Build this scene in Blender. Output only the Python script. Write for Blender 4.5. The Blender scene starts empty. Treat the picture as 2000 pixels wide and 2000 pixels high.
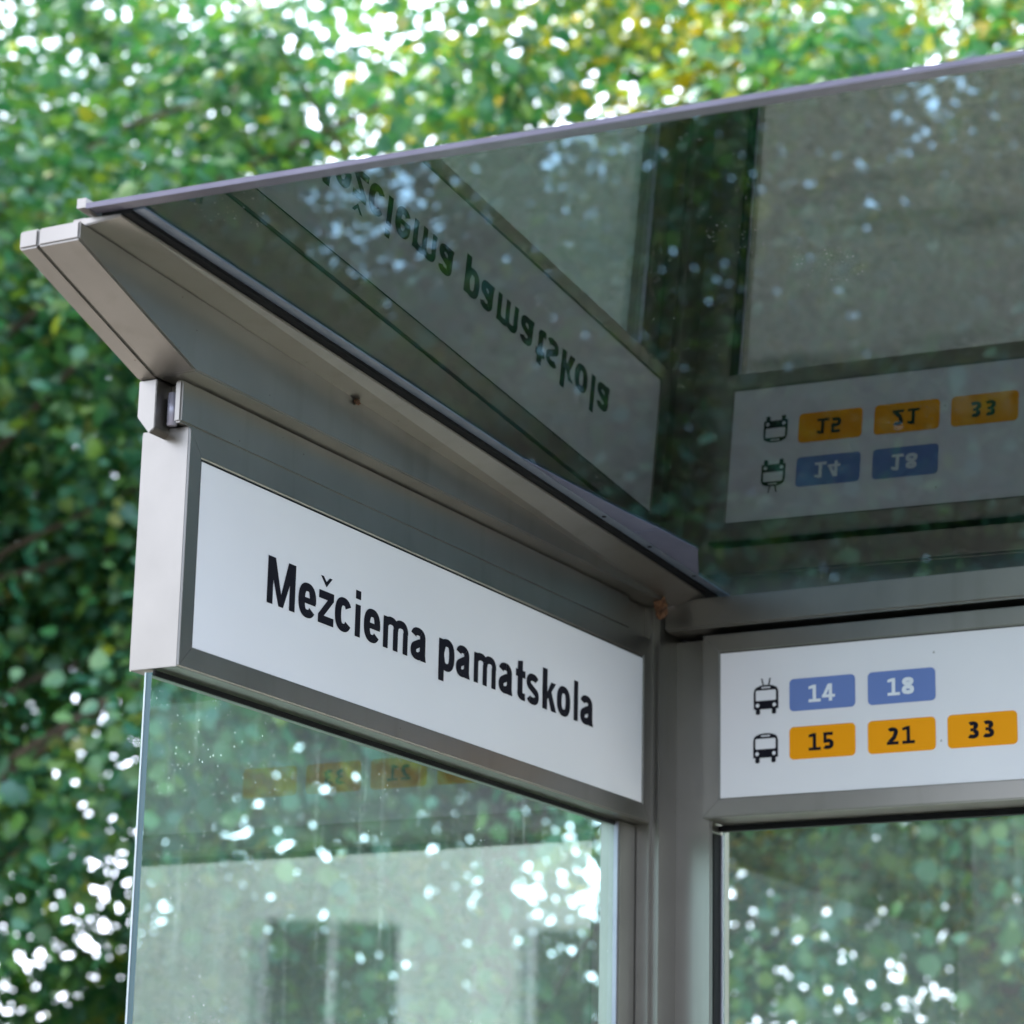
import bpy, bmesh, math, random
import numpy as np
from mathutils import Vector, Matrix, noise

random.seed(7)
C = bpy.context.scene.collection
S = bpy.context.scene
PI = math.pi
rad = math.radians
GZ = 2.226            # height of the sign-panel bottom above the ground

# ------------------------------------------------------------------ camera
cam_d = bpy.data.cameras.new('camera')
cam_d.sensor_width = 36.0
cam_d.lens = 36.0 * 5448.2 / 2000.0
cam_d.clip_end = 2000
cam = bpy.data.objects.new('camera', cam_d)
C.objects.link(cam)
CAM_LOC = Vector((-2.74665, -1.95284, -0.72574 + GZ))
right = Vector((0.476738, -0.878803, 0.020668)); down = Vector((0.239217, 0.107075, -0.965044)); fwd = Vector((0.845870, 0.465017, 0.261271))
rot = Matrix((right, -down, -fwd)).transposed()
cam.matrix_world = Matrix.Translation(CAM_LOC) @ rot.to_4x4()
cam_d.dof.use_dof = True
cam_d.dof.focus_distance = 3.75
cam_d.dof.aperture_fstop = 5.3
cam_d.dof.aperture_blades = 0
S.camera = cam

# ------------------------------------------------------------------ light
SUN_EL, SUN_AZ = 50, 93     # azimuth of the sun, measured from +x towards +y
world = bpy.data.worlds.new('World'); S.world = world; world.use_nodes = True
nt = world.node_tree
sky = nt.nodes.new('ShaderNodeTexSky'); sky.sky_type = 'NISHITA'; sky.sun_disc = False
sky.sun_elevation = rad(SUN_EL); sky.sun_rotation = rad(90 - SUN_AZ)
sky.air_density = 1.0; sky.dust_density = 5.0; sky.ozone_density = 1.0
# thin bright cloud over most of the sky
wc = nt.nodes.new('ShaderNodeTexCoord'); wn = nt.nodes.new('ShaderNodeTexNoise'); wn.inputs['Scale'].default_value = 2.2; wn.inputs['Detail'].default_value = 5
nt.links.new(wc.outputs['Generated'], wn.inputs['Vector'])
wr = nt.nodes.new('ShaderNodeMapRange'); wr.inputs['From Min'].default_value = .30; wr.inputs['From Max'].default_value = .52
wr.inputs['To Min'].default_value = .45; wr.inputs['To Max'].default_value = 1.0
nt.links.new(wn.outputs[0], wr.inputs[0])
wm = nt.nodes.new('ShaderNodeMixRGB'); wm.blend_type = 'ADD'; nt.links.new(wr.outputs[0], wm.inputs[0]); nt.links.new(sky.outputs[0], wm.inputs[1])
wm.inputs[2].default_value = (5.0, 5.1, 5.5, 1)
# the cloud is brightest on the sun's side of the sky
wd = nt.nodes.new('ShaderNodeVectorMath'); wd.operation = 'DOT_PRODUCT'; nt.links.new(wc.outputs['Generated'], wd.inputs[0])
wd.inputs[1].default_value = (math.cos(rad(SUN_AZ - 42)) * .9, math.sin(rad(SUN_AZ - 42)) * .9, .43)
wp = nt.nodes.new('ShaderNodeMapRange'); wp.inputs['From Min'].default_value = .35; wp.inputs['From Max'].default_value = 1
wp.inputs['To Min'].default_value = 1; wp.inputs['To Max'].default_value = 4.2; wp.interpolation_type = 'SMOOTHSTEP'; nt.links.new(wd.outputs['Value'], wp.inputs[0])
wx = nt.nodes.new('ShaderNodeMixRGB'); wx.blend_type = 'MULTIPLY'; wx.inputs[0].default_value = 1; wx.inputs[1].default_value = (4.3, 4.7, 5.7, 1)
nt.links.new(wp.outputs[0], wx.inputs[2]); nt.links.new(wx.outputs[0], wm.inputs[2])
nt.links.new(wm.outputs[0], nt.nodes['Background'].inputs[0])
nt.nodes['Background'].inputs[1].default_value = 0.15
sl = bpy.data.lights.new('sun', 'SUN'); sl.energy = 2.7; sl.angle = rad(26); sl.color = (1, .95, .86)
sun = bpy.data.objects.new('sun', sl); C.objects.link(sun)
d = Vector((math.cos(rad(SUN_AZ)) * math.cos(rad(SUN_EL)), math.sin(rad(SUN_AZ)) * math.cos(rad(SUN_EL)), math.sin(rad(SUN_EL))))
sun.rotation_euler = d.to_track_quat('Z', 'Y').to_euler()
S.view_settings.view_transform = 'Standard'
S.view_settings.look = 'None'
S.view_settings.exposure = 1.45
S.view_settings.gamma = 1
S.view_settings.use_curve_mapping = False
S.render.engine = 'CYCLES'
S.cycles.use_denoising = True
S.cycles.max_bounces = 14
S.cycles.transparent_max_bounces = 24
S.cycles.glossy_bounces = 5
S.cycles.sample_clamp_indirect = 8

# ------------------------------------------------------------------ materials
def mat(name, base=(.5, .5, .5), rough=.5, metal=0.0, spec=.5):
    m = bpy.data.materials.new(name); m.use_nodes = True
    b = m.node_tree.nodes['Principled BSDF']
    b.inputs['Base Color'].default_value = (*base, 1)
    b.inputs['Roughness'].default_value = rough
    b.inputs['Metallic'].default_value = metal
    b.inputs['Specular IOR Level'].default_value = spec
    return m

def N(m, t, **kw):
    n = m.node_tree.nodes.new(t)
    for k, v in kw.items(): setattr(n, k, v)
    return n
def L(m, a, b): m.node_tree.links.new(a, b)

def noisy(m, c1, c2, scale, detail=6, lo=.35, hi=.65, bump=0, rough=None, dist=.02, stretch=None):
    """mottled base colour between two real surface colours"""
    b = m.node_tree.nodes['Principled BSDF']
    tc = N(m, 'ShaderNodeTexCoord'); no = N(m, 'ShaderNodeTexNoise')
    no.inputs['Scale'].default_value = scale; no.inputs['Detail'].default_value = detail
    src = tc.outputs['Object']
    if stretch:
        mp = N(m, 'ShaderNodeMapping'); mp.inputs['Scale'].default_value = stretch
        L(m, src, mp.inputs[0]); src = mp.outputs[0]
    L(m, src, no.inputs['Vector'])
    r = N(m, 'ShaderNodeValToRGB'); L(m, no.outputs[0], r.inputs[0])
    r.color_ramp.elements[0].position = lo; r.color_ramp.elements[1].position = hi
    r.color_ramp.elements[0].color = (*c1, 1); r.color_ramp.elements[1].color = (*c2, 1)
    L(m, r.outputs[0], b.inputs['Base Color'])
    if rough:
        mr = N(m, 'ShaderNodeMapRange'); L(m, no.outputs[0], mr.inputs[0])
        mr.inputs['To Min'].default_value = rough[0]; mr.inputs['To Max'].default_value = rough[1]
        L(m, mr.outputs[0], b.inputs['Roughness'])
    if bump:
        bp = N(m, 'ShaderNodeBump'); bp.inputs['Strength'].default_value = bump; bp.inputs['Distance'].default_value = dist
        L(m, no.outputs[0], bp.inputs['Height']); L(m, bp.outputs[0], b.inputs['Normal'])
    return m

paint = noisy(mat('grey_powder_paint', rough=.42, metal=.92), (.215, .202, .184), (.24, .226, .207), 9, rough=(.27, .35))
def grime(m, amt, sc):
    b = m.node_tree.nodes['Principled BSDF']; src = b.inputs['Base Color'].links[0].from_socket
    tc = N(m, 'ShaderNodeTexCoord'); mp = N(m, 'ShaderNodeMapping'); mp.inputs['Scale'].default_value = (sc, sc, sc * .12)
    L(m, tc.outputs['Object'], mp.inputs[0]); no = N(m, 'ShaderNodeTexNoise'); no.inputs['Scale'].default_value = 1; no.inputs['Detail'].default_value = 7
    L(m, mp.outputs[0], no.inputs['Vector']); mr = N(m, 'ShaderNodeMapRange'); mr.inputs['From Min'].default_value = .55; mr.inputs['From Max'].default_value = .75
    mr.inputs['To Min'].default_value = 0; mr.inputs['To Max'].default_value = amt; L(m, no.outputs[0], mr.inputs[0])
    mx = N(m, 'ShaderNodeMixRGB'); L(m, mr.outputs[0], mx.inputs[0]); L(m, src, mx.inputs[1]); mx.inputs[2].default_value = (.10, .085, .06, 1); L(m, mx.outputs[0], b.inputs['Base Color'])
    n2 = N(m, 'ShaderNodeTexNoise'); n2.inputs['Scale'].default_value = 700; L(m, tc.outputs['Object'], n2.inputs['Vector'])
    bp = N(m, 'ShaderNodeBump'); bp.inputs['Strength'].default_value = .05; bp.inputs['Distance'].default_value = .001; L(m, n2.outputs[0], bp.inputs['Height']); L(m, bp.outputs[0], b.inputs['Normal'])
grime(paint, .2, 23)
alu = noisy(mat('pale_anodised_metal', rough=.3, metal=.35), (.25, .24, .30), (.31, .30, .36), 14, rough=(.25, .4))
edge_m = noisy(mat('lavender_grey_metal', rough=.35, metal=.5), (.085, .079, .108), (.11, .104, .138), 14)
strip_m = noisy(mat('blue_grey_metal', rough=.3, metal=.4), (.13, .155, .205), (.17, .195, .245), 20)
rubber = mat('black_rubber', (.006, .006, .007), .7, spec=.12)
panel_m = noisy(mat('white_sign_panel', rough=.32), (.70, .675, .71), (.735, .71, .745), 3, lo=.3, hi=.7)
def specks(m, scale, keep, size, col):
    b = m.node_tree.nodes['Principled BSDF']; src = b.inputs['Base Color'].links[0].from_socket
    tc = N(m, 'ShaderNodeTexCoord'); vo = N(m, 'ShaderNodeTexVoronoi'); vo.inputs['Scale'].default_value = scale; L(m, tc.outputs['Object'], vo.inputs['Vector'])
    se = N(m, 'ShaderNodeSeparateColor'); L(m, vo.outputs['Color'], se.inputs[0])
    mr = N(m, 'ShaderNodeMapRange'); mr.inputs['From Min'].default_value = keep; mr.inputs['From Max'].default_value = 1; mr.inputs['To Min'].default_value = 0; mr.inputs['To Max'].default_value = size
    L(m, se.outputs[0], mr.inputs[0]); lt = N(m, 'ShaderNodeMath', operation='LESS_THAN'); L(m, vo.outputs['Distance'], lt.inputs[0]); L(m, mr.outputs[0], lt.inputs[1])
    mu = N(m, 'ShaderNodeMath', operation='MULTIPLY'); L(m, lt.outputs[0], mu.inputs[0]); mu.inputs[1].default_value = .7
    mx = N(m, 'ShaderNodeMixRGB'); L(m, mu.outputs[0], mx.inputs[0]); L(m, src, mx.inputs[1]); mx.inputs[2].default_value = (*col, 1); L(m, mx.outputs[0], b.inputs['Base Color'])
specks(panel_m, 28, .8, .05, (.16, .14, .12))
specks(paint, 60, .75, .09, (.10, .075, .05))
ink = mat('black_lettering', (.007, .006, .012), .6, spec=.12)
ink_white = mat('white_lettering', (.72, .74, .80), .4)
blue_b = mat('blue_badge', (.135, .20, .46), .5, spec=.2)
orange_b = mat('orange_badge', (.84, .315, .0005), .5, spec=.15)
bark = noisy(mat('bark', rough=.9), (.05, .035, .025), (.13, .095, .07), 6, bump=.6, stretch=(3, 3, .6))
nest_m = noisy(mat('nest_fibre', rough=.95), (.05, .022, .010), (.17, .075, .035), 160, bump=.8, dist=.004)

def glass_mat(name, tint, k_refl, ior, dust_col, dust_amt, speck, streak, edge_dust=None):
    """sheet glass: the outer faces reflect (Fresnel) and let the tinted view through, with real dirt on the pane"""
    m = bpy.data.materials.new(name); m.use_nodes = True
    t = m.node_tree; t.nodes.remove(t.nodes['Principled BSDF']); out = t.nodes['Material Output']
    tr = N(m, 'ShaderNodeBsdfTransparent'); tr.inputs[0].default_value = (*tint, 1)
    gl = N(m, 'ShaderNodeBsdfGlossy'); gl.inputs['Roughness'].default_value = 0.0
    gl.inputs['Color'].default_value = (.96, .98, 1, 1)
    fr = N(m, 'ShaderNodeFresnel'); fr.inputs[0].default_value = ior
    ge = N(m, 'ShaderNodeNewGeometry')
    inv = N(m, 'ShaderNodeMath', operation='SUBTRACT'); inv.inputs[0].default_value = 1; L(m, ge.outputs['Backfacing'], inv.inputs[1])
    f2 = N(m, 'ShaderNodeMath', operation='MULTIPLY'); L(m, fr.outputs[0], f2.inputs[0]); f2.inputs[1].default_value = k_refl
    f3 = N(m, 'ShaderNodeMath', operation='MULTIPLY', use_clamp=True); L(m, f2.outputs[0], f3.inputs[0]); L(m, inv.outputs[0], f3.inputs[1])
    mx = N(m, 'ShaderNodeMixShader'); L(m, f3.outputs[0], mx.inputs[0]); L(m, tr.outputs[0], mx.inputs[1]); L(m, gl.outputs[0], mx.inputs[2])
    # dirt: specks, run-off streaks, thin film
    tc = N(m, 'ShaderNodeTexCoord')
    vo = N(m, 'ShaderNodeTexVoronoi'); vo.inputs['Scale'].default_value = 175; L(m, tc.outputs['Object'], vo.inputs['Vector'])
    n2 = N(m, 'ShaderNodeTexNoise'); n2.inputs['Scale'].default_value = 5; n2.inputs['Detail'].default_value = 4; L(m, tc.outputs['Object'], n2.inputs['Vector'])
    cell = N(m, 'ShaderNodeSeparateColor'); L(m, vo.outputs['Color'], cell.inputs[0])
    rs = N(m, 'ShaderNodeMapRange'); L(m, cell.outputs[0], rs.inputs[0]); rs.inputs['From Min'].default_value = .55; rs.inputs['From Max'].default_value = 1.0
    rs.inputs['To Min'].default_value = 0.0; rs.inputs['To Max'].default_value = .24
    lt = N(m, 'ShaderNodeMath', operation='LESS_THAN'); L(m, vo.outputs['Distance'], lt.inputs[0]); L(m, rs.outputs[0], lt.inputs[1])
    sp = N(m, 'ShaderNodeMath', operation='MULTIPLY'); L(m, lt.outputs[0], sp.inputs[0]); sp.inputs[1].default_value = speck
    nm = N(m, 'ShaderNodeMapRange'); L(m, n2.outputs[0], nm.inputs[0]); nm.inputs['From Min'].default_value = .38; nm.inputs['From Max'].default_value = .62
    sp2 = N(m, 'ShaderNodeMath', operation='MULTIPLY'); L(m, sp.outputs[0], sp2.inputs[0]); L(m, nm.outputs[0], sp2.inputs[1])
    mp = N(m, 'ShaderNodeMapping'); mp.inputs['Scale'].default_value = (16, 16, 1.1); mp.inputs['Rotation'].default_value = (.12, -.12, 0)
    L(m, tc.outputs['Object'], mp.inputs[0])
    n3 = N(m, 'ShaderNodeTexNoise'); n3.inputs['Scale'].default_value = 3.2; n3.inputs['Detail'].default_value = 5; n3.inputs['Distortion'].default_value = .6; L(m, mp.outputs[0], n3.inputs['Vector'])
    st = N(m, 'ShaderNodeMapRange'); L(m, n3.outputs[0], st.inputs[0]); st.inputs['From Min'].default_value = .58; st.inputs['From Max'].default_value = .78
    st.inputs['To Min'].default_value = 0; st.inputs['To Max'].default_value = streak
    fl = N(m, 'ShaderNodeMapRange'); L(m, n2.outputs[0], fl.inputs[0]); fl.inputs['From Min'].default_value = .3; fl.inputs['From Max'].default_value = .7
    fl.inputs['To Min'].default_value = dust_amt * .5; fl.inputs['To Max'].default_value = dust_amt * 1.5
    a1 = N(m, 'ShaderNodeMath', operation='ADD'); L(m, sp2.outputs[0], a1.inputs[0]); L(m, st.outputs[0], a1.inputs[1])
    a2 = N(m, 'ShaderNodeMath', operation='ADD', use_clamp=True); L(m, a1.outputs[0], a2.inputs[0]); L(m, fl.outputs[0], a2.inputs[1])
    last = a2
    if edge_dust:           # silt that gathers along the low edge of a sloping pane (axis, from, to, amount)
        sx = N(m, 'ShaderNodeSeparateXYZ'); L(m, tc.outputs['Object'], sx.inputs[0])
        er = N(m, 'ShaderNodeMapRange'); L(m, sx.outputs[edge_dust[0]], er.inputs[0])
        er.inputs['From Min'].default_value = edge_dust[1]; er.inputs['From Max'].default_value = edge_dust[2]
        er.inputs['To Min'].default_value = 0; er.inputs['To Max'].default_value = edge_dust[3]
        e2 = N(m, 'ShaderNodeMath', operation='MULTIPLY'); L(m, er.outputs[0], e2.inputs[0]); L(m, n2.outputs[0], e2.inputs[1])
        a3 = N(m, 'ShaderNodeMath', operation='ADD', use_clamp=True); L(m, a2.outputs[0], a3.inputs[0]); L(m, e2.outputs[0], a3.inputs[1])
        last = a3
    dm = N(m, 'ShaderNodeMath', operation='MULTIPLY'); L(m, last.outputs[0], dm.inputs[0]); L(m, inv.outputs[0], dm.inputs[1])
    di = N(m, 'ShaderNodeBsdfDiffuse'); di.inputs[0].default_value = (*dust_col, 1)
    tl = N(m, 'ShaderNodeBsdfTranslucent'); tl.inputs[0].default_value = (*dust_col, 1)
    dd = N(m, 'ShaderNodeMixShader'); dd.inputs[0].default_value = .5; L(m, di.outputs[0], dd.inputs[1]); L(m, tl.outputs[0], dd.inputs[2])
    m2 = N(m, 'ShaderNodeMixShader'); L(m, dm.outputs[0], m2.inputs[0]); L(m, mx.outputs[0], m2.inputs[1]); L(m, dd.outputs[0], m2.inputs[2])
    L(m, m2.outputs[0], out.inputs[0])
    return m

g_side = glass_mat('green_side_glass', (.80, .965, .93), 1.7, 1.5, (.66, .80, .76), .03, .35, .09)
g_back = glass_mat('dusty_back_glass', (.92, .97, .95), .45, 1.5, (.74, .80, .72), .06, 1.0, .07)
g_roof = glass_mat('dark_roof_glass', (.25, .325, .355), .84, 1.5, (.6, .6, .56), .001, .18, .002, (0, 1.25, 1.42, .12))
g_edge = mat('glass_edge', (.012, .055, .065), .15)
g_edge_light = mat('polished_glass_edge', (.55, .64, .66), .2)

def leaf_mat(name, cols, trans=.4):
    m = bpy.data.materials.new(name); m.use_nodes = True
    t = m.node_tree; t.nodes.remove(t.nodes['Principled BSDF']); out = t.nodes['Material Output']
    ge = N(m, 'ShaderNodeNewGeometry')
    r = N(m, 'ShaderNodeValToRGB'); L(m, ge.outputs['Random Per Island'], r.inputs[0])
    e = r.color_ramp.elements
    e[0].position = cols[0][0]; e[0].color = (*cols[0][1], 1); e[1].position = cols[-1][0]; e[1].color = (*cols[-1][1], 1)
    for p, c in cols[1:-1]:
        q = e.new(p); q.color = (*c, 1)
    di = N(m, 'ShaderNodeBsdfDiffuse'); L(m, r.outputs[0], di.inputs[0])
    tl = N(m, 'ShaderNodeBsdfTranslucent')
    hs = N(m, 'ShaderNodeMixRGB', blend_type='MULTIPLY'); hs.inputs[0].default_value = 1; L(m, r.outputs[0], hs.inputs[1]); hs.inputs[2].default_value = (1.5, 1.5, .6, 1)
    L(m, hs.outputs[0], tl.inputs[0])
    mx = N(m, 'ShaderNodeMixShader'); mx.inputs[0].default_value = trans; L(m, di.outputs[0], mx.inputs[1]); L(m, tl.outputs[0], mx.inputs[2])
    gl = N(m, 'ShaderNodeBsdfGlossy'); gl.inputs['Roughness'].default_value = .38; gl.inputs[0].default_value = (.85, 1, .97, 1)
    m2 = N(m, 'ShaderNodeMixShader'); m2.inputs[0].default_value = .05; L(m, mx.outputs[0], m2.inputs[1]); L(m, gl.outputs[0], m2.inputs[2])
    L(m, m2.outputs[0], out.inputs[0])
    return m
leaf_green = leaf_mat('green_leaves', [(0, (.020, .11, .070)), (.45, (.042, .155, .075)), (.8, (.095, .21, .060)), (.95, (.13, .23, .04)), (1, (.22, .22, .03))])
leaf_yellow = leaf_mat('yellowing_leaves', [(0, (.07, .17, .05)), (.3, (.16, .24, .04)), (.7, (.34, .33, .03)), (1, (.52, .38, .03))], .5)

# ------------------------------------------------------------------ helpers
def link(o, parent=None):
    C.objects.link(o)
    if parent is not None:
        o.parent = parent
        o.location = o.location - world_loc(parent)
    return o
def world_loc(o):
    v = Vector((0, 0, 0))
    while o is not None:
        v = v + o.location; o = o.parent
    return v
def thing(name, label, cat, loc, group=None):
    o = bpy.data.objects.new(name, None); C.objects.link(o); o.location = loc
    o.empty_display_size = .2
    o['label'] = label; o['category'] = cat
    if group: o['group'] = group
    return o
def obj(name, bm, m, parent=None, smooth=False):
    me = bpy.data.meshes.new(name)
    bm.normal_update()
    bm.to_mesh(me); bm.free()
    for x in (m if isinstance(m, (list, tuple)) else [m]): me.materials.append(x)
    if smooth:
        for p in me.polygons: p.use_smooth = True
    o = bpy.data.objects.new(name, me)
    return link(o, parent)
def bevel(bm, w, seg=2):
    bmesh.ops.bevel(bm, geom=list(bm.edges), offset=w, segments=seg, affect='EDGES', clamp_overlap=True)
    return bm
def box(x0, x1, y0, y1, z0, z1, bv=0, bm=None):
    own = bmesh.new()
    v = [own.verts.new((x, y, z + GZ)) for x in (x0, x1) for y in (y0, y1) for z in (z0, z1)]
    for f in ((0, 1, 3, 2), (4, 6, 7, 5), (0, 4, 5, 1), (2, 3, 7, 6), (0, 2, 6, 4), (1, 5, 7, 3)): own.faces.new([v[i] for i in f])
    bmesh.ops.recalc_face_normals(own, faces=own.faces)
    if bv: bevel(own, bv)
    return merge(bm, own)
def merge(bm, own):
    if bm is None: return own
    me = bpy.data.meshes.new('tmp'); own.to_mesh(me); own.free(); bm.from_mesh(me); bpy.data.meshes.remove(me)
    return bm
def prism(pts_a, pts_b, bv=0, bm=None):
    """closed solid between two matching rings of 3-D points (z above sign-panel bottom)"""
    own = bmesh.new(); n = len(pts_a)
    a = [own.verts.new((p[0], p[1], p[2] + GZ)) for p in pts_a]; b = [own.verts.new((p[0], p[1], p[2] + GZ)) for p in pts_b]
    own.faces.new(a); own.faces.new(b[::-1])
    for i in range(n):
        j = (i + 1) % n; own.faces.new((a[j], a[i], b[i], b[j]))
    bmesh.ops.recalc_face_normals(own, faces=own.faces)
    if bv: bevel(own, bv)
    return merge(bm, own)
def cyl(p, q, r0, r1=None, seg=16, bm=None):
    own = bmesh.new(); r1 = r0 if r1 is None else r1
    p = Vector(p); q = Vector(q); ax = (q - p); M = ax.to_track_quat('Z', 'Y').to_matrix()
    rings = []
    for c, r in ((p, r0), (q, r1)):
        rings.append([own.verts.new(c + M @ Vector((r * math.cos(2 * PI * i / seg), r * math.sin(2 * PI * i / seg), 0))) for i in range(seg)])
    for i in range(seg):
        j = (i + 1) % seg; own.faces.new((rings[0][i], rings[0][j], rings[1][j], rings[1][i]))
    own.faces.new(rings[0][::-1]); own.faces.new(rings[1])
    bmesh.ops.recalc_face_normals(own, faces=own.faces)
    return merge(bm, own)

# the roof plane (z above the sign-panel bottom)
RN = (0.060095, -0.010626, 0.998136); RO = 0.439338
def zr(x, y, o=0.0): return (RO + o - RN[0] * x - RN[1] * y) / RN[2]

# ------------------------------------------------------------------ ground
def structure(name, bm, m):
    o = obj(name, bm, m); o['kind'] = 'structure'; return o
asphalt = noisy(mat('gravel_asphalt', rough=.92), (.30, .275, .23), (.55, .51, .44), 34, detail=9, lo=.33, hi=.68, bump=.5, dist=.02)
b = asphalt.node_tree.nodes['Principled BSDF']
src = b.inputs['Base Color'].links[0].from_socket
n_ = N(asphalt, 'ShaderNodeTexNoise'); n_.inputs['Scale'].default_value = .9; n_.inputs['Detail'].default_value = 3
tc_ = N(asphalt, 'ShaderNodeTexCoord'); mp_ = N(asphalt, 'ShaderNodeMapping'); mp_.inputs['Scale'].default_value = (2.2, .7, 1)
L(asphalt, tc_.outputs['Object'], mp_.inputs[0]); L(asphalt, mp_.outputs[0], n_.inputs['Vector'])
rr = N(asphalt, 'ShaderNodeValToRGB'); L(asphalt, n_.outputs[0], rr.inputs[0])
rr.color_ramp.elements[0].position = .30; rr.color_ramp.elements[0].color = (.32, .33, .30, 1)
rr.color_ramp.elements[1].position = .43; rr.color_ramp.elements[1].color = (1, 1, 1, 1)
mm = N(asphalt, 'ShaderNodeMixRGB', blend_type='MULTIPLY'); mm.inputs[0].default_value = 1
L(asphalt, src, mm.inputs[1]); L(asphalt, rr.outputs[0], mm.inputs[2]); L(asphalt, mm.outputs[0], b.inputs['Base Color'])
grass_m = noisy(mat('lawn', rough=.95), (.035, .07, .02), (.11, .14, .05), 12, detail=8, bump=.8, dist=.05)
kerb_m = noisy(mat('kerb_concrete', rough=.9), (.26, .25, .23), (.36, .35, .33), 20)
def sheet(x0, x1, y0, y1, z, nx=1, ny=1):
    bm = bmesh.new()
    vs = [[bm.verts.new((x0 + (x1 - x0) * i / nx, y0 + (y1 - y0) * j / ny, z)) for j in range(ny + 1)] for i in range(nx + 1)]
    for i in range(nx):
        for j in range(ny): bm.faces.new((vs[i][j], vs[i + 1][j], vs[i + 1][j + 1], vs[i][j + 1]))
    return bm
structure('ground', sheet(-600, 600, -600, 600, -.012), grass_m)
structure('gravel_path', sheet(1.7, 7.4, -60, 60, 0), asphalt)
pave_m = noisy(mat('pavement_asphalt', rough=.9), (.085, .078, .068), (.17, .16, .14), 30, detail=8, bump=.4)
structure('pavement', sheet(-5.2, 1.7, -60, 60, 0), pave_m)
road_m = noisy(mat('road_asphalt', rough=.9), (.04, .04, .042), (.075, .075, .078), 40, detail=8, bump=.3)
structure('road', sheet(-13.5, -5.36, -60, 60, -.008), road_m)
structure('kerb', box(-5.36, -5.2, -60, 60, -GZ - .05, -GZ + .012, .01), kerb_m)
structure('path_edging', box(7.4, 7.48, -60, 60, -GZ - .1, -GZ + .03, .01), kerb_m)

# ------------------------------------------------------------------ bus shelter
sh = thing('bus_shelter', 'grey metal bus shelter with dark tinted glass roof and green glass walls', 'bus shelter', (1.33, .02, 0))
ZG = -GZ
PL = -3.64       # far right end of the shelter
# corner post and right-hand posts
for y0 in (-.008, -1.86, PL):
    bm = box(1.294, 1.402, y0, y0 + .078, ZG, .331, 0)
    bmesh.ops.bevel(bm, geom=[e for e in bm.edges if abs(e.verts[0].co.z - e.verts[1].co.z) > .5], offset=.012, segments=4, affect='EDGES')
    obj('post', bm, paint, sh)
# jambs that clamp the panes
obj('jamb', box(1.235, 1.293, .027, .062, ZG, -.031, .002), paint, sh)
obj('jamb', box(1.372, 1.445, -.0715, -.004, ZG, .285, .003), paint, sh)
obj('jamb', box(1.372, 1.43, -1.86 + .079, -1.86 + .14, ZG, .285, .003), paint, sh)
obj('jamb', box(1.372, 1.43, -1.86 - .061, -1.8605, ZG, .285, .003), paint, sh)
obj('jamb', box(1.372, 1.43, PL + .079, PL + .14, ZG, .285, .003), paint, sh)
# beam over the back wall
bb = box(1.318, 1.44, PL - .02, -.0095, .292, .343, .004)
obj('back_beam', bb, paint, sh)
# inner and outer plates above the name sign
obj('rail_plate', box(-.048, 1.214, .002, .013, .2765, .3315, .0025), paint, sh)
op = prism([(-.062, .031, .3315), (-.062, .031, .268), (-.062, .039, .262), (-.062, .058, .285), (-.062, .058, .3315)],
           [(1.2935, .031, .3315), (1.2935, .031, .268), (1.2935, .039, .262), (1.2935, .058, .285), (1.2935, .058, .3315)], .001)
obj('outer_plate', op, paint, sh)
obj('hanger_rod', cyl((-.040, .0205, .2755 + GZ), (-.040, .0205, .317 + GZ), .0065), alu, sh, True)
obj('gap_light_block', box(-.03, 1.2935, .0135, .0305, .28, .3305), paint, sh)  # added filler, keeps stray light out of the gap between the plates
# wedge-shaped roof bracket: underside flat over the wall, then rising to the tip
K = (-.066, .3325); T0 = (-.312, .422); T1 = (-.312, .4445); BK = (1.285, .3325)
def wedge(y0, y1, top_in, bv, xe=1.285):
    ra = [(K[0], K[1]), (T0[0], T0[1]), (T1[0], T1[1])]
    a = [(x, y0, z) for x, z in ra] + [(xe, y0, top_in), (xe, y0, .3325)]
    c = [(x, y1, z) for x, z in ra] + [(xe, y1, top_in), (xe, y1, .3325)]
    return prism(a, c, bv)
obj('roof_bracket', wedge(-.030, .0298, .3385, .0022, 1.315), paint, sh)
obj('bracket_side_plate', wedge(.0305, .058, .3395, .0022, 1.43), paint, sh)
# sloping flange between bracket and glass
fa = [(-.300, -.0275, .4425), (1.33, -.0275, .3325), (1.33, -.0275, zr(1.33, -.03, -.006)), (-.300, -.0275, zr(-.3, -.03, -.006))]
fb = [(-.300, -.080, zr(-.3, -.08, -.0115)), (1.33, -.080, zr(1.33, -.08, -.0115)), (1.33, -.080, zr(1.33, -.08, -.0085)), (-.300, -.080, zr(-.3, -.08, -.0085))]
fl_ = prism(fa, fb, .0012)
merge(fl_, prism([(-.296, -.026, .435), (1.28, -.026, .3345), (1.28, -.026, zr(1.28, -.03, -.004)), (-.296, -.026, zr(-.296, -.03, -.004))],
                 [(-.296, -.008, .435), (1.28, -.008, .3345), (1.28, -.008, zr(1.28, -.03, -.004)), (-.296, -.008, zr(-.296, -.03, -.004))]))
merge(fl_, prism([(1.20, .005, .342), (1.43, .005, .334), (1.43, .005, zr(1.43, .005, -.002)), (1.20, .005, zr(1.2, .005, -.002))],
                 [(1.20, .029, .342), (1.43, .029, .334), (1.43, .029, zr(1.43, .029, -.002)), (1.20, .029, zr(1.2, .029, -.002))]))
obj('roof_flange', fl_, paint, sh)
def rstrip(x0, x1, y0, y1, o0, o1, bm=None):
    a = [(x0, y0, zr(x0, y0, o0)), (x1, y0, zr(x1, y0, o0)), (x1, y1, zr(x1, y1, o0)), (x0, y1, zr(x0, y1, o0))]
    c = [(x0, y0, zr(x0, y0, o1)), (x1, y0, zr(x1, y0, o1)), (x1, y1, zr(x1, y1, o1)), (x0, y1, zr(x0, y1, o1))]
    return prism(c, a, 0, bm)
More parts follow.
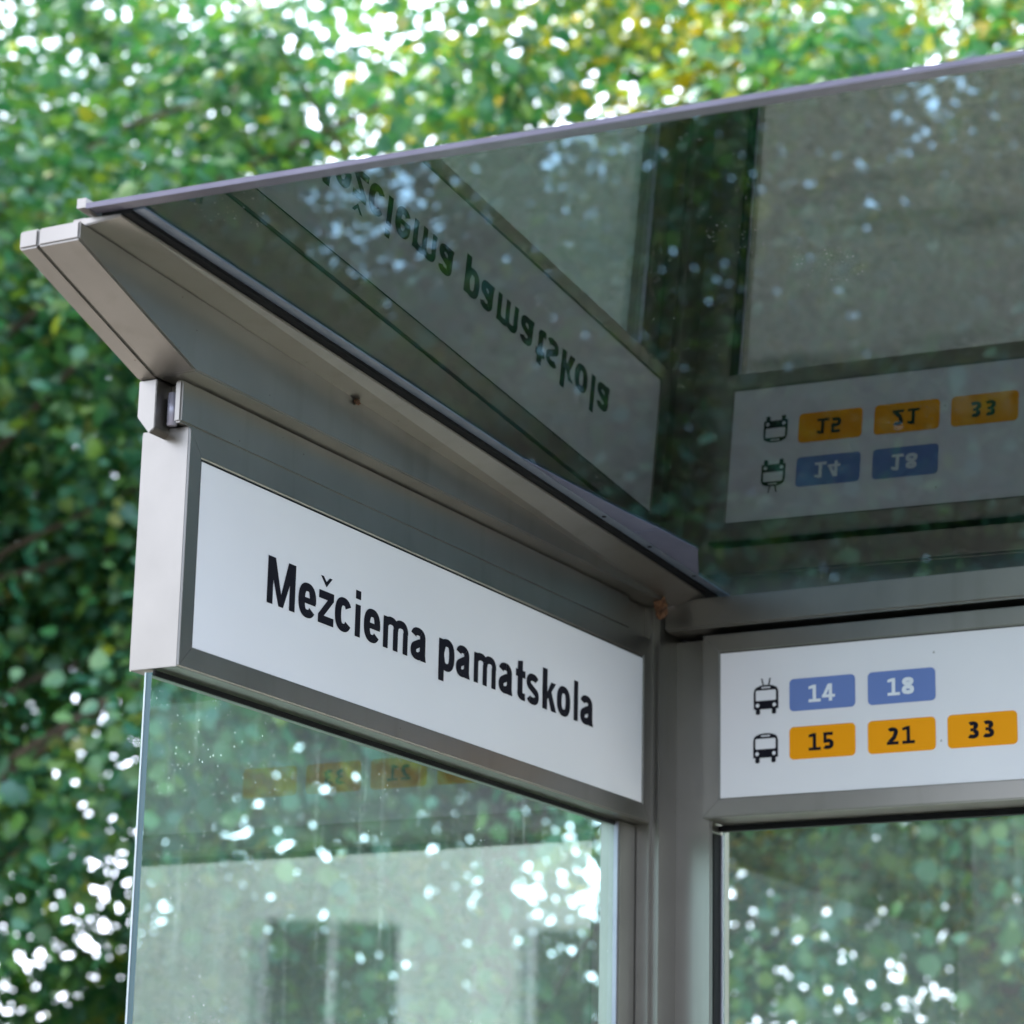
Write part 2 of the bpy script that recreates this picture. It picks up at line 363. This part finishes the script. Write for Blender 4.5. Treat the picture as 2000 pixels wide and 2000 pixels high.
obj('roof_gasket', rstrip(-.297, 1.352, -.0910, -.05, -.0082, -.0008), rubber, sh)
gs = obj('glazing_strip', rstrip(-.292, 1.37, -.1070, -.0912, -.0034, -.0012), strip_m, sh)
for x in (.915, 1.075, 1.24):
    obj('rivet', cyl((x, -.100, zr(x, -.100, -.0046) + GZ), (x, -.100, zr(x, -.100, -.0034) + GZ), .0035, seg=10), rubber, gs)
def rpoly(pts, o0, o1):
    return prism([(x, y, zr(x, y, o1)) for x, y in pts], [(x, y, zr(x, y, o0)) for x, y in pts])
plate_m = noisy(mat('lavender_plate', rough=.22, metal=.3), (.12, .125, .19), (.16, .165, .24), 12)
obj('glazing_plate', rpoly([(.638, -.1074), (1.0, -.1074), (1.0, -.153), (.912, -.1395), (.80, -.126)], -.0028, -.0012), plate_m, sh)
obj('glazing_plate', rpoly([(1.0025, -.1074), (1.242, -.1074), (1.125, -.160), (1.117, -.1645), (1.109, -.1655), (1.0025, -.1535)], -.0028, -.0012), plate_m, sh)
# glass roof
def xf(y): return -.320 - .0322 * (y + .046)          # the front edge runs very slightly out of square
def rskew(a0, a1, y0, y1, o0, o1):
    q = [(xf(y0) + a0, y0), (xf(y0) + a1, y0), (xf(y1) + a1, y1), (xf(y1) + a0, y1)]
    return prism([(x, y, zr(x, y, o1)) for x, y in q], [(x, y, zr(x, y, o0)) for x, y in q])
gq = [(xf(PL - .05) + .016, PL - .05), (1.45, PL - .05), (1.45, -.047), (xf(-.047) + .016, -.047)]
rg = prism([(x, y, zr(x, y, .008)) for x, y in gq], [(x, y, zr(x, y, 0)) for x, y in gq])
rg.faces.ensure_lookup_table()
for f in rg.faces:
    f.material_index = 0 if abs(f.normal.z) > .7 else 1
obj('roof_glass', rg, [g_roof, g_edge], sh)
# aluminium edge of the roof (front), two-step channel
obj('roof_edge', merge(rskew(.003, .019, PL - .05, -.046, -.0042, -.0004), rskew(-.0005, .0026, PL - .05, -.044, -.0052, .0012)), edge_m, sh)
obj('roof_edge_cap', rskew(.0, .045, -.0435, -.031, -.0035, .0085), paint, sh)
obj('rear_roof_edge', rstrip(1.451, 1.467, PL - .05, -.046, -.006, .012), alu, sh)
obj('rear_light_block', box(1.4125, 1.425, PL, .03, .0, .34), rubber, sh)  # added strip, blocks sky light leaking in between sign and back beam
obj('roof_seal', box(1.425, 1.44, PL, -.04, .3435, .35), rubber, sh)

def pane(name, x0, x1, y0, y1, z0, z1, m, axis, front=None):
    bm = box(x0, x1, y0, y1, z0, z1)
    for f in bm.faces:
        big = abs(f.normal[axis]) > .7
        f.material_index = 0 if big else 1
        if front is not None and not big and f.normal[front[0]] * front[1] > .7: f.material_index = 2
    return obj(name, bm, [m, g_edge, g_edge_light], sh)
sg = pane('side_glass', -.0298, 1.236, .037, .047, ZG + .12, -.034, g_side, 1)
bm = box(-.0309, -.0299, .0456, .0470, ZG + .12, -.034); e_ = obj('polished_edge', bm, g_edge_light, sg)
obj('pane_trim', box(1.2325, 1.2347, .029, .0365, ZG + .1, -.034, .0005), alu, sh)
obj('pane_gasket', box(-.029, 1.2345, .0335, .0365, -.038, -.0312), rubber, sh)
pane('back_glass', 1.408, 1.416, -1.74, -.0755, ZG + .12, -.031, g_back, 0)
pane('back_glass', 1.408, 1.416, PL + .13, -1.912, ZG + .12, -.031, g_back, 0)
obj('pane_gasket', box(1.3985, 1.4075, -1.74, -.0718, -.0312, -.0218), rubber, sh)
obj('pane_gasket', box(1.376, 1.4075, -.0742, -.0717, ZG + .1, -.037), rubber, sh)
obj('pane_trim', box(1.4015, 1.4075, -.0775, -.0744, ZG + .1, -.037, .001), alu, sh)
obj('sill_rail', box(1.372, 1.445, -1.72, -.072, ZG + .06, ZG + .119, .004), paint, sh)
obj('sill_rail', box(1.372, 1.43, PL + .14, -1.922, ZG + .06, ZG + .119, .004), paint, sh)
obj('sill_rail', box(-.03, 1.2345, .014, .062, ZG + .06, ZG + .119, .004), paint, sh)
# end wall at the far right and its bracket
pane('end_glass', -.03, 1.293, PL + .03, PL + .04, ZG + .12, .29, g_side, 1)
obj('end_rail', box(-.05, 1.293, PL, PL + .07, .292, .343, .004), paint, sh)
# ------------------------------------------------------------------ lettering
class Ink:
    """flat strokes with an elliptical pen, laid in a (u, v) plane"""
    def __init__(s, sw, hw): s.sw, s.hw, s.polys = sw, hw, []
    def stroke(s, pts, closed=False, sw=None, hw=None):
        sw = (sw or s.sw) / 2; hw = (hw or s.hw) / 2
        P = [Vector((p[0], p[1])) for p in pts]; n = len(P); l, r = [], []
        for i in range(n):
            a = P[(i - 1) % n] if closed or i else P[i]; c = P[(i + 1) % n] if closed or i < n - 1 else P[i]
            t = (c - a).normalized(); nn = Vector((-t.y, t.x))
            o = Vector((nn.x * sw, nn.y * hw)); l.append(P[i] + o); r.append(P[i] - o)
        for i in range(n if closed else n - 1):
            j = (i + 1) % n; s.polys.append([l[i], r[i], r[j], l[j]])
    def rect(s, u0, v0, u1, v1): s.polys.append([Vector((u0, v0)), Vector((u1, v0)), Vector((u1, v1)), Vector((u0, v1))])
    def poly(s, pts): s.polys.append([Vector(p) for p in pts])
def arc(cx, cy, rx, ry, a0, a1, n=22, pw=2.5):
    out = []
    for i in range(n + 1):
        a = rad(a0 + (a1 - a0) * i / n); c, q = math.cos(a), math.sin(a)
        out.append((cx + rx * math.copysign(abs(c) ** (2 / pw), c), cy + ry * math.copysign(abs(q) ** (2 / pw), q)))
    return out
def ink_mesh(polys, place, bm=None, mi=0, lift=0.0):
    bm = bm or bmesh.new()
    for k, p in enumerate(polys):
        ar = sum(p[i][0] * p[(i + 1) % len(p)][1] - p[(i + 1) % len(p)][0] * p[i][1] for i in range(len(p)))
        if ar < 0: p = p[::-1]
        try:
            f = bm.faces.new([bm.verts.new(place(q[0], q[1], lift + (k % 40) * 4e-6)) for q in p]); f.material_index = mi
        except ValueError: pass
    return bm

XH, SW, HW = .0455, .0155, .0112
def letter(ch, u, w, k):
    h = SW / 2; q = HW / 2
    if ch in 'oecp' or ch == 'a' or ch == 's': pass
    if ch == 'M':
        c = .0625; k.rect(u, 0, u + .0135, c); k.rect(u + w - .0135, 0, u + w, c)
        m = u + w / 2
        k.poly([(u + .001, c), (u + .0175, c), (m + .0055, 0), (m - .0055, 0)]); k.poly([(u + w - .0175, c), (u + w - .001, c), (m + .0055, 0), (m - .0055, 0)])
    elif ch in 'žz':
        k.rect(u, 0, u + w, HW); k.rect(u + .001, XH - HW - .0008, u + w - .0005, XH - .0008)
        k.poly([(u, HW), (u + .0145, HW), (u + w - .0005, XH - HW), (u + w - .015, XH - HW)])
        m = u + w / 2 - .001
        k.poly([(m - .0145, XH + .019), (m - .0075, XH + .019), (m, XH + .0125), (m, XH + .005)]); k.poly([(m + .0145, XH + .019), (m + .0075, XH + .019), (m, XH + .0125), (m, XH + .005)])
    elif ch == 'o': k.stroke(arc(u + w / 2, XH / 2, w / 2 - h, XH / 2 + .0008 - q, 0, 360, 40)[:-1], True)
    elif ch == 'c': k.stroke(arc(u + w / 2, XH / 2, w / 2 - h, XH / 2 + .0008 - q, 32, 326, 34))
    elif ch == 'e':
        k.stroke(arc(u + w / 2, XH / 2, w / 2 - h, XH / 2 + .0008 - q, -3, 322, 36)); k.rect(u + .004, XH / 2 - .0042, u + w - .0012, XH / 2 + .0038)
    elif ch == 'i': k.rect(u, 0, u + w, XH - .001); k.rect(u, XH + .0065, u + w, XH + .0185)
    elif ch == 'l': k.rect(u, 0, u + w, .0630)
    elif ch == 'm':
        s = .0128; k.rect(u, 0, u + s, XH - .001); mid = u + w / 2
        for a, b in ((u, mid + s / 2), (mid - s / 2, u + w)):
            k.stroke(arc((a + b) / 2 + .001, XH - .0165, (b - a) / 2 - s / 2, .0170 - q, 0, 150, 16), sw=s); k.rect(b - s, 0, b, XH - .0158)
    elif ch == 'p':
        k.rect(u, -.0165, u + SW, XH - .001); k.stroke(arc(u + w / 2 + .001, XH / 2, w / 2 - h, XH / 2 + .0008 - q, -170, 170, 34))
    elif ch == 'a':
        k.stroke(arc(u + w / 2 - .0015, XH - .0148, w / 2 - h - .001, .0155 - q, 0, 163, 18)); k.rect(u + w - SW - .0025, .002, u + w - .0025, XH - .0145)
        k.poly([(u + w - SW - .002, .008), (u + w - SW, 0), (u + w, 0), (u + w - .0025, .009)])
        pts = [(u + w - h - .004, .0262), (u + w * .52, .0240)] + arc(u + w * .44, .0130, w * .44 - h, .0132 - q, 120, 285, 18) + [(u + w - h - .006, .0085)]
        k.stroke(pts)
    elif ch == 't':
        k.rect(u, XH - HW - .0005, u + w, XH - .0005); k.poly([(u + .006, .010), (u + .006 + SW, .010), (u + .006 + SW, .0600), (u + .006, .0575)])
        k.stroke([(u + .006 + h, .0125)] + arc(u + .0235, .0105, .0106, .0105 - q + .0004, 182, 268, 10) + [(u + w, q - .0003)])
    elif ch == 's':
        top = arc(u + w / 2, XH - .0130, w / 2 - h, .0138 - q, 24, 215, 18); bot = arc(u + w / 2, .0128, w / 2 - h, .0136 - q, 35, -158, 18)
        k.stroke(top + bot, sw=.0132)
    elif ch == 'k':
        k.rect(u, 0, u + SW, .0630)
        k.poly([(u + SW - .001, .0145), (u + SW - .001, .0265), (u + w - .0165, XH - .001), (u + w - .001, XH - .001)])
        k.poly([(u + w - .0160, 0), (u + w + .001, 0), (u + SW + .0125, .0315), (u + SW + .002, .0215)])
TXT = [('M', .160, .226), ('e', .234, .277), ('ž', .2825, .321), ('c', .324, .3665), ('i', .3755, .3888), ('e', .398, .441), ('m', .449, .515), ('a', .5235, .5665),
       ('p', .602, .646), ('a', .6515, .6925), ('m', .704, .770), ('a', .779, .822), ('t', .8315, .8615), ('s', .8645, .9065), ('k', .917, .9615), ('o', .964, 1.0085), ('l', 1.0205, 1.0345), ('a', 1.0425, 1.0865)]

def sign_frame(x0, x1, z0, z1, px0, px1, pz0, pz1, dep, place):
    """hollow mitred frame (four profiles) round a panel; place(u, v, depth) -> point, depth grows away from the viewer"""
    bm = bmesh.new(); b2 = bmesh.new()
    out = [(x0, z0), (x1, z0), (x1, z1), (x0, z1)]; inn = [(px0, pz0), (px1, pz0), (px1, pz1), (px0, pz1)]
    bv = .0022; g = .00035
    for i in range(4):
        j = (i + 1) % 4
        o = [out[i], out[j]]; n = [inn[i], inn[j]]
        d = Vector((o[1][0] - o[0][0], o[1][1] - o[0][1])).normalized() * g
        sec = []
        for (oo, nn, s) in ((o[0], n[0], 1), (o[1], n[1], -1)):
            oo = Vector(oo) + d * s; nn = Vector(nn) + d * s
            sec.append([place(oo.x, oo.y, 0), place(nn.x, nn.y, 0), place(nn.x, nn.y, dep), place(oo.x, oo.y, dep)])
        own = bmesh.new(); a = [own.verts.new(p) for p in sec[0]]; c = [own.verts.new(p) for p in sec[1]]
        own.faces.new(a); own.faces.new(c[::-1])
        for m in range(4): own.faces.new((a[(m + 1) % 4], a[m], c[m], c[(m + 1) % 4]))
        bmesh.ops.recalc_face_normals(own, faces=own.faces)
        es = [e for e in own.edges if (e.verts[0] in a) != (e.verts[1] in a)]
        bmesh.ops.bevel(own, geom=es, offset=bv, segments=3, affect='EDGES')
        bm = merge(bm, own)
    return bm

pa = lambda u, v, d: Vector((u, d, v + GZ))                  # name sign: u = +x, depth = +y
pb = lambda u, v, d: Vector((1.3197 + d, -u, v + GZ))        # route sign: u = -y, depth = +x
def slab(u0, u1, v0, v1, d0, d1, place, bv=0):
    bm = bmesh.new(); v = [bm.verts.new(place(a, b_, c)) for a in (u0, u1) for b_ in (v0, v1) for c in (d0, d1)]
    for f in ((0, 1, 3, 2), (4, 6, 7, 5), (0, 4, 5, 1), (2, 3, 7, 6), (0, 2, 6, 4), (1, 5, 7, 3)): bm.faces.new([v[i] for i in f])
    bmesh.ops.recalc_face_normals(bm, faces=bm.faces)
    if bv: bevel(bm, bv, 1)
    return bm
sA = thing('stop_name_sign', 'long white stop name sign reading Mežciema pamatskola over the side glass', 'sign', (.63, .03, GZ - .0295))
obj('sign_frame', sign_frame(-.0295, 1.2925, -.0295, .2755, 0, 1.2627, .0, .24, .0735, pa), paint, sA)
pA = obj('sign_panel', slab(.0004, 1.2622, .0004, .2396, .0022, .045, pa), panel_m, sA)
obj('panel_joint', merge(slab(.0003, 1.2624, .2378, .2399, .0017, .0021, pa), slab(.0003, .0012, .0003, .2376, .0017, .0021, pa)), rubber, sA)
k = Ink(SW, HW)
for word in (TXT[:8], TXT[8:]):
    k = Ink(SW, HW)
    for ch, u0, u1 in word: letter(ch, u0, u1 - u0, k)
    obj('lettering', ink_mesh([[Vector((q[0], q[1] + .0920)) for q in p] for p in k.polys], lambda u, v, l: pa(u, v, .0017 - l)), ink, pA)


sB = thing('route_sign', 'white route sign with blue and orange number badges over the back glass', 'sign', (1.35, -1.0, GZ - .022))
BZ0, BZ1, BU1 = .0092, .2492, 1.755
obj('sign_frame', sign_frame(.079, BU1 + .0307, -.0215, .2795, .1098, BU1, BZ0, BZ1, .092, pb), paint, sB)
pB = obj('sign_panel', slab(.1102, BU1 - .0004, BZ0 + .0004, BZ1 - .0004, .0022, .045, pb), panel_m, sB)
obj('panel_joint', slab(.1101, BU1 - .0003, BZ1 - .0018, BZ1 - .0001, .0017, .0021, pb), rubber, sB)

def rrect(u0, u1, v0, v1, r, n=6):
    pts = []
    for cx, cy, a in ((u1 - r, v1 - r, 0), (u0 + r, v1 - r, 90), (u0 + r, v0 + r, 180), (u1 - r, v0 + r, 270)):
        pts += [Vector((cx + r * math.cos(rad(a + 90 * i / n)), cy + r * math.sin(rad(a + 90 * i / n)))) for i in range(n + 1)]
    return pts
def digit(ch, u, k, w=.0222, H=.0278):
    t = .0070 / 2
    if ch == '1':
        k.rect(u + .0085, .004, u + .0143, H); k.rect(u + .0015, 0, u + w, .0048); k.poly([(u + .0015, H - .0065), (u + .0015, H - .0022), (u + .009, H), (u + .009, H - .0055)])
    elif ch == '4':
        k.rect(u, .0058, u + w, .0104); k.rect(u + .0118, 0, u + .0173, H); k.poly([(u, .0075), (u + .0062, .0085), (u + .0165, H), (u + .0100, H)])
    elif ch == '8':
        k.stroke(arc(u + w / 2, H - .0070, .0094 - t, .0070 - t, 0, 360, 26)[:-1], True); k.stroke(arc(u + w / 2, .0078, .0102 - t, .0078 - t, 0, 360, 26)[:-1], True)
    elif ch == '5':
        k.rect(u + .0022, H - .0050, u + .0185, H); k.poly([(u + .0022, .0128), (u + .0076, .0128), (u + .0076, H - .004), (u + .0028, H - .004)])
        k.stroke([(u + .0030, .0140)] + arc(u + .0095, .0088, .0103 - t, .0088 - t, 118, -138, 22))
    elif ch == '2':
        k.stroke(arc(u + .0095, H - .0080, .0093 - t, .0080 - t, 150, -25, 16) + [(u + .0125, .0115), (u + .0045, .0040)]); k.rect(u, 0, u + .0195, .0048)
    elif ch == '3':
        k.stroke(arc(u + .0090, H - .0071, .0092 - t, .0071 - t, 140, -80, 18)); k.stroke(arc(u + .0090, .0079, .0102 - t, .0079 - t, 82, -145, 20)); k.rect(u + .0055, .0118, u + .0105, .0166)
def badge(name, u0, v0, text, m, im):
    g = bmesh.new(); pts = rrect(u0, u0 + .1125, v0, v0 + .0525, .0075)
    a = [g.verts.new(pb(q[0], q[1], .0014)) for q in pts]; c = [g.verts.new(pb(q[0], q[1], .00215)) for q in pts]
    g.faces.new(a); g.faces.new(c[::-1])
    for i in range(len(a)): g.faces.new((a[(i + 1) % len(a)], a[i], c[i], c[(i + 1) % len(a)]))
    bmesh.ops.recalc_face_normals(g, faces=g.faces)
    o = obj(name, g, m, sB)
    if text:
        k = Ink(.0071, .0062); digit(text[0], u0 + .0318, k); digit(text[1], u0 + .0562, k)
        obj('route_number', ink_mesh([[Vector((q[0], q[1] + v0 + .0125)) for q in p] for p in k.polys], lambda u, v, l: pb(u, v, .0010 - l)), im, o)
badge('blue_route_badge', .2315, .1423, '14', blue_b, ink_white)
badge('blue_route_badge', .3655, .1423, '18', blue_b, ink_white)
badge('orange_route_badge', .2310, .0640, '15', orange_b, ink)
badge('orange_route_badge', .3645, .0640, '21', orange_b, ink)
badge('orange_route_badge', .4965, .0640, '33', orange_b, ink)
badge('orange_route_badge', .6290, .0640, '', orange_b, ink)
def vehicle_icon(name, u0, v0, poles):
    w = .0432; k = []; wht = []
    body = [Vector((u0 + a, v0 + b_)) for a, b_ in ((0, .0085), (w, .0085), (w, .036), (w * .97, .0415), (w * .90, .0445), (w * .72, .0475), (w * .5, .0482), (w * .28, .0475), (w * .10, .0445), (w * .03, .0415), (0, .036))]
    k.append(body)
    for a in (.0035, .0315): k.append([Vector((u0 + a + q[0], v0 + q[1])) for q in rrect(0, .0078, 0, .010, .0028)])
    wht.append(rrect(u0 + .0040, u0 + w - .0040, v0 + .0225, v0 + .0395, .0020))
    wht.append(rrect(u0 + .0135, u0 + w - .0135, v0 + .0428, v0 + .0449, .0009))
    for a in (.0070, w - .0070): wht.append([Vector((u0 + a + .0032 * math.cos(2 * PI * i / 14), v0 + .0150 + .0032 * math.sin(2 * PI * i / 14))) for i in range(14)])
    if poles:
        for s in (-1, 1):
            m = u0 + w / 2
            k.append([Vector(p) for p in ((m + s * .0035, v0 + .0475), (m + s * .0060, v0 + .0475), (m + s * .0085, v0 + .0590), (m + s * .0062, v0 + .0590))])
    bm = ink_mesh(k, lambda u, v, l: pb(u, v, .0016 - l)); ink_mesh(wht, lambda u, v, l: pb(u, v, .0012 - l), bm, 1)
    obj(name, bm, [ink, panel_m], sB)
vehicle_icon('trolleybus_symbol', .1690, .1410, True)
vehicle_icon('bus_symbol', .1680, .0620, False)

# ------------------------------------------------------------------ insect nest and cobweb fluff
def fluff(name, label, loc, r, seed):
    bm = bmesh.new(); bmesh.ops.create_icosphere(bm, subdivisions=4, radius=1)
    for v in bm.verts:
        n = v.co.copy(); q = 1 + .45 * noise.noise(n * 1.6 + Vector((seed, 0, 0))) + .28 * noise.noise(n * 5 + Vector((0, seed, 0)))
        v.co = Vector((n.x * r[0], n.y * r[1], n.z * r[2])) * q + Vector(loc)
    o = obj(name, bm, nest_m); o['label'] = label; o['category'] = 'insect nest'; return o
fluff('insect_nest', 'rusty brown insect nest stuck in the roof corner above the post', (1.272, -.026, .322 + GZ), (.011, .010, .018), 3)
fluff('insect_nest', 'small brown tuft of debris halfway along the sloping roof bracket', (.305, -.033, .398 + GZ), (.006, .003, .004), 9)

# ------------------------------------------------------------------ trees
def leaf_mesh(name, n_clusters, per, rx, rz, zc, lsize, seed, m):
    rng = np.random.default_rng(seed)
    c = rng.normal(size=(n_clusters, 3)); c /= (np.abs(c) ** 3).sum(1)[:, None] ** (1 / 3)
    c *= (rng.random(n_clusters) ** .42)[:, None]
    lump = 1 + .18 * np.sin(3 * np.arctan2(c[:, 1], c[:, 0]) + seed) + .12 * np.sin(5 * c[:, 2] + seed)
    c = c * np.stack([rx * lump, rx * lump, rz * np.ones(n_clusters)], 1); c[:, 2] += zc
    n = n_clusters * per
    cl = np.repeat(np.arange(n_clusters), per)
    rr = rng.uniform(.2, .39, n_clusters)[cl]
    off = rng.normal(size=(n, 3)) * rr[:, None] * np.array([.8, .8, .55])
    P = c[cl] + off
    out = off / (np.linalg.norm(off, axis=1)[:, None] + 1e-6) * .7 + (P - np.array([0, 0, zc])) / rx * .35
    nrm = out + np.array([0, 0, .75]) + rng.normal(size=(n, 3)) * .55
    nrm /= np.linalg.norm(nrm, axis=1)[:, None]
    t = rng.normal(size=(n, 3)) + np.array([0, 0, -.6]); t -= (t * nrm).sum(1)[:, None] * nrm; t /= np.linalg.norm(t, axis=1)[:, None]
    b = np.cross(nrm, t)
    s = lsize * rng.uniform(.55, 1.45, n)[:, None]; w = s * rng.uniform(.40, .50, n)[:, None]
    cup = -s * .12
    # heart-ish leaf: tip, two flanks each side of the midrib
    v0 = P - t * s * .45; v5 = P + t * s * .55
    v1 = P - t * s * .30 + b * w * .85 + nrm * cup; v2 = P + t * s * .12 + b * w * .95 + nrm * cup
    v3 = P - t * s * .30 - b * w * .85 + nrm * cup; v4 = P + t * s * .12 - b * w * .95 + nrm * cup
    V = np.stack([v0, v1, v2, v5, v4, v3], 1).reshape(-1, 3)
    base = np.arange(n)[:, None] * 6
    F = np.concatenate([base + np.array([0, 1, 2, 3]), base + np.array([0, 3, 4, 5])], 1).reshape(-1)
    me = bpy.data.meshes.new(name)
    me.vertices.add(len(V)); me.vertices.foreach_set('co', V.astype(np.float32).ravel())
    me.loops.add(len(F)); me.loops.foreach_set('vertex_index', F.astype(np.int32))
    nf = len(F) // 4; me.polygons.add(nf); me.polygons.foreach_set('loop_start', np.arange(nf, dtype=np.int32) * 4); me.polygons.foreach_set('loop_total', np.full(nf, 4, np.int32))
    me.update(); me.validate(); me.materials.append(m)
    return me, c
def trunk_mesh(name, top, r, cl, rx, seed):
    rng = random.Random(seed); bm = bmesh.new()
    pts = [Vector((0, 0, -.05))]
    n = 8
    for i in range(1, n + 1): pts.append(Vector((rng.uniform(-.12, .12), rng.uniform(-.12, .12), top * i / n)))
    def tube(ps, r0, r1, seg=9):
        prev = None
        for i, p in enumerate(ps):
            rr = r0 + (r1 - r0) * i / (len(ps) - 1)
            ax = (ps[min(i + 1, len(ps) - 1)] - ps[max(i - 1, 0)]).normalized(); M = ax.to_track_quat('Z', 'Y').to_matrix()
            ring = [bm.verts.new(p + M @ Vector((rr * math.cos(2 * PI * k / seg), rr * math.sin(2 * PI * k / seg), 0))) for k in range(seg)]
            if prev:
                for k in range(seg): bm.faces.new((prev[k], prev[(k + 1) % seg], ring[(k + 1) % seg], ring[k]))
            prev = ring
        bm.faces.new(prev)
    tube(pts, r, r * .22)
    for q in cl[::5]:
        q = Vector(q); z0 = max(1.2, min(top * .95, q.z - .55 * math.hypot(q.x, q.y) - .2)); i = min(n - 1, int(z0 / top * n)); a = pts[i].lerp(pts[i + 1], z0 / top * n - i)
        mid = a.lerp(q, .5) + Vector((rng.uniform(-.2, .2), rng.uniform(-.2, .2), .15))
        rb = r * .20 * (1 - z0 / top * .6); tube([a, a.lerp(mid, .5) + Vector((0, 0, .05)), mid, mid.lerp(q, .5), q], rb, .006, 6)
    me = bpy.data.meshes.new(name); bm.to_mesh(me); bm.free(); me.materials.append(bark)
    for p in me.polygons: p.use_smooth = True
    return me
kinds = []
for i, (nc, per, rx, rz, zc, ls, m) in enumerate(((255, 195, 2.4, 3.1, 4.6, .064, leaf_green), (245, 195, 2.5, 3.2, 4.8, .062, leaf_green), (240, 180, 2.3, 3.2, 5.3, .062, leaf_yellow), (110, 110, 1.5, 1.3, 1.5, .05, leaf_green))):
    me, cl = leaf_mesh('crown', nc, per, rx, rz, zc, ls, 11 + i, m)
    kinds.append((me, trunk_mesh('trunk', zc + rz * .75, .16 if i < 3 else .05, cl, rx, i)))
def place_tree(kind, az, dist, rz, sc, label, name='linden_tree', cat='tree', group='trees behind the shelter'):
    x = CAM_LOC.x + dist * math.cos(rad(az)); y = CAM_LOC.y + dist * math.sin(rad(az))
    t = thing(name, label, cat, (x, y, 0), group); t.rotation_euler = (0, 0, rad(rz)); t.scale = (sc, sc, sc)
    for nm, me in (('crown', kinds[kind][0]), ('trunk', kinds[kind][1])):
        o = bpy.data.objects.new(nm, me); C.objects.link(o); o.parent = t
    return t
TREES = [
    (0, 42, 11.6, 120, 1.0, 'green leafy tree filling the left edge beside the name sign'),
    (1, 29, 12.2, 310, 0.95, 'green leafy tree behind the name sign and the side glass'),
    (0, 13.2, 12.0, 20, 1.0, 'green leafy tree seen through the dusty back glass'),
    (1, 35, 15.2, 110, 1.2, 'taller green tree in the second row behind the name sign'),
    (2, 18.8, 14.2, 60, 1.22, 'yellowing tree rising above the right part of the roof edge'),
    (0, 50, 14.5, 150, 1.2, 'green tree in the second row just beyond the left edge'),
    (0, 0, 17.5, 130, 1.2, 'green tree standing behind the far half of the back wall'),
    (1, 8, 15.5, 280, 1.15, 'green tree in the second row right of the yellowing one'),
]
for kd, az, di, rz, sc, lb in TREES: place_tree(kd, az, di, rz, sc, lb)
SHRUBS = [(38.5, 13.6, 20, 1.0, 'tall dark shrub under the trees left of the side glass'), (32, 13.4, 140, 1.2, 'tall shrub seen low through the middle of the side glass'),
          (26, 13.8, 250, 1.15, 'tall shrub standing behind the corner post'), (17.5, 13.3, 80, .95, 'tall shrub seen low through the dusty back glass')]
for az, di, rz, sc, lb in SHRUBS: place_tree(3, az, di, rz, sc, lb, 'shrub', 'shrub', 'shrubs under the trees')

# ------------------------------------------------------------------ apartment building (seen mirrored in the side glass)
bx, by = 27.0, -19.0
bld = thing('apartment_building', 'pale plastered apartment building mirrored in the side glass', 'building', (bx, by, 0))
bld_m = noisy(mat('pale_plaster', rough=.9), (.66, .72, .70), (.74, .79, .77), 1.2)
roof_m = mat('building_roof', (.12, .11, .11), .8)
win_m = mat('window_glass', (.09, .11, .10), .1)
bang = rad(-35)
def bbox(u0, u1, d0, d1, z0, z1, bv=0):
    """u runs along the facade (right as seen from the stop), d away from it"""
    bm = box(d0, d1, -u1, -u0, z0 - GZ, z1 - GZ, bv)
    bmesh.ops.rotate(bm, verts=bm.verts, cent=(0, 0, 0), matrix=Matrix.Rotation(bang, 3, 'Z'))
    bmesh.ops.translate(bm, verts=bm.verts, vec=(bx, by, 0)); return bm
obj('wall', bbox(-14, 14, .12, 10, 0, 12.5), bld_m, bld)
obj('roof', bbox(-14.3, 14.3, -.2, 10.3, 12.5, 12.9), roof_m, bld)
obj('plinth', bbox(-14.05, 14.05, .06, .119, 0, .9), kerb_m, bld)
for fl in range(4):
    for i, u in enumerate((-12.4, -8.9, -5.4, -1.9, 1.6, 5.1, 8.6, 12.1)):
        wfr = obj('window', bbox(u - .85, u + .85, .05, .119, 1.3 + fl * 2.9, 2.9 + fl * 2.9), win_m, bld)
        fr = bbox(u - .92, u - .85, .02, .118, 1.25 + fl * 2.9, 2.95 + fl * 2.9)
        merge(fr, bbox(u + .85, u + .92, .02, .118, 1.25 + fl * 2.9, 2.95 + fl * 2.9)); merge(fr, bbox(u - .04, u + .04, .02, .049, 1.3 + fl * 2.9, 2.9 + fl * 2.9))
        obj('window_frame', fr, ink_white, wfr)
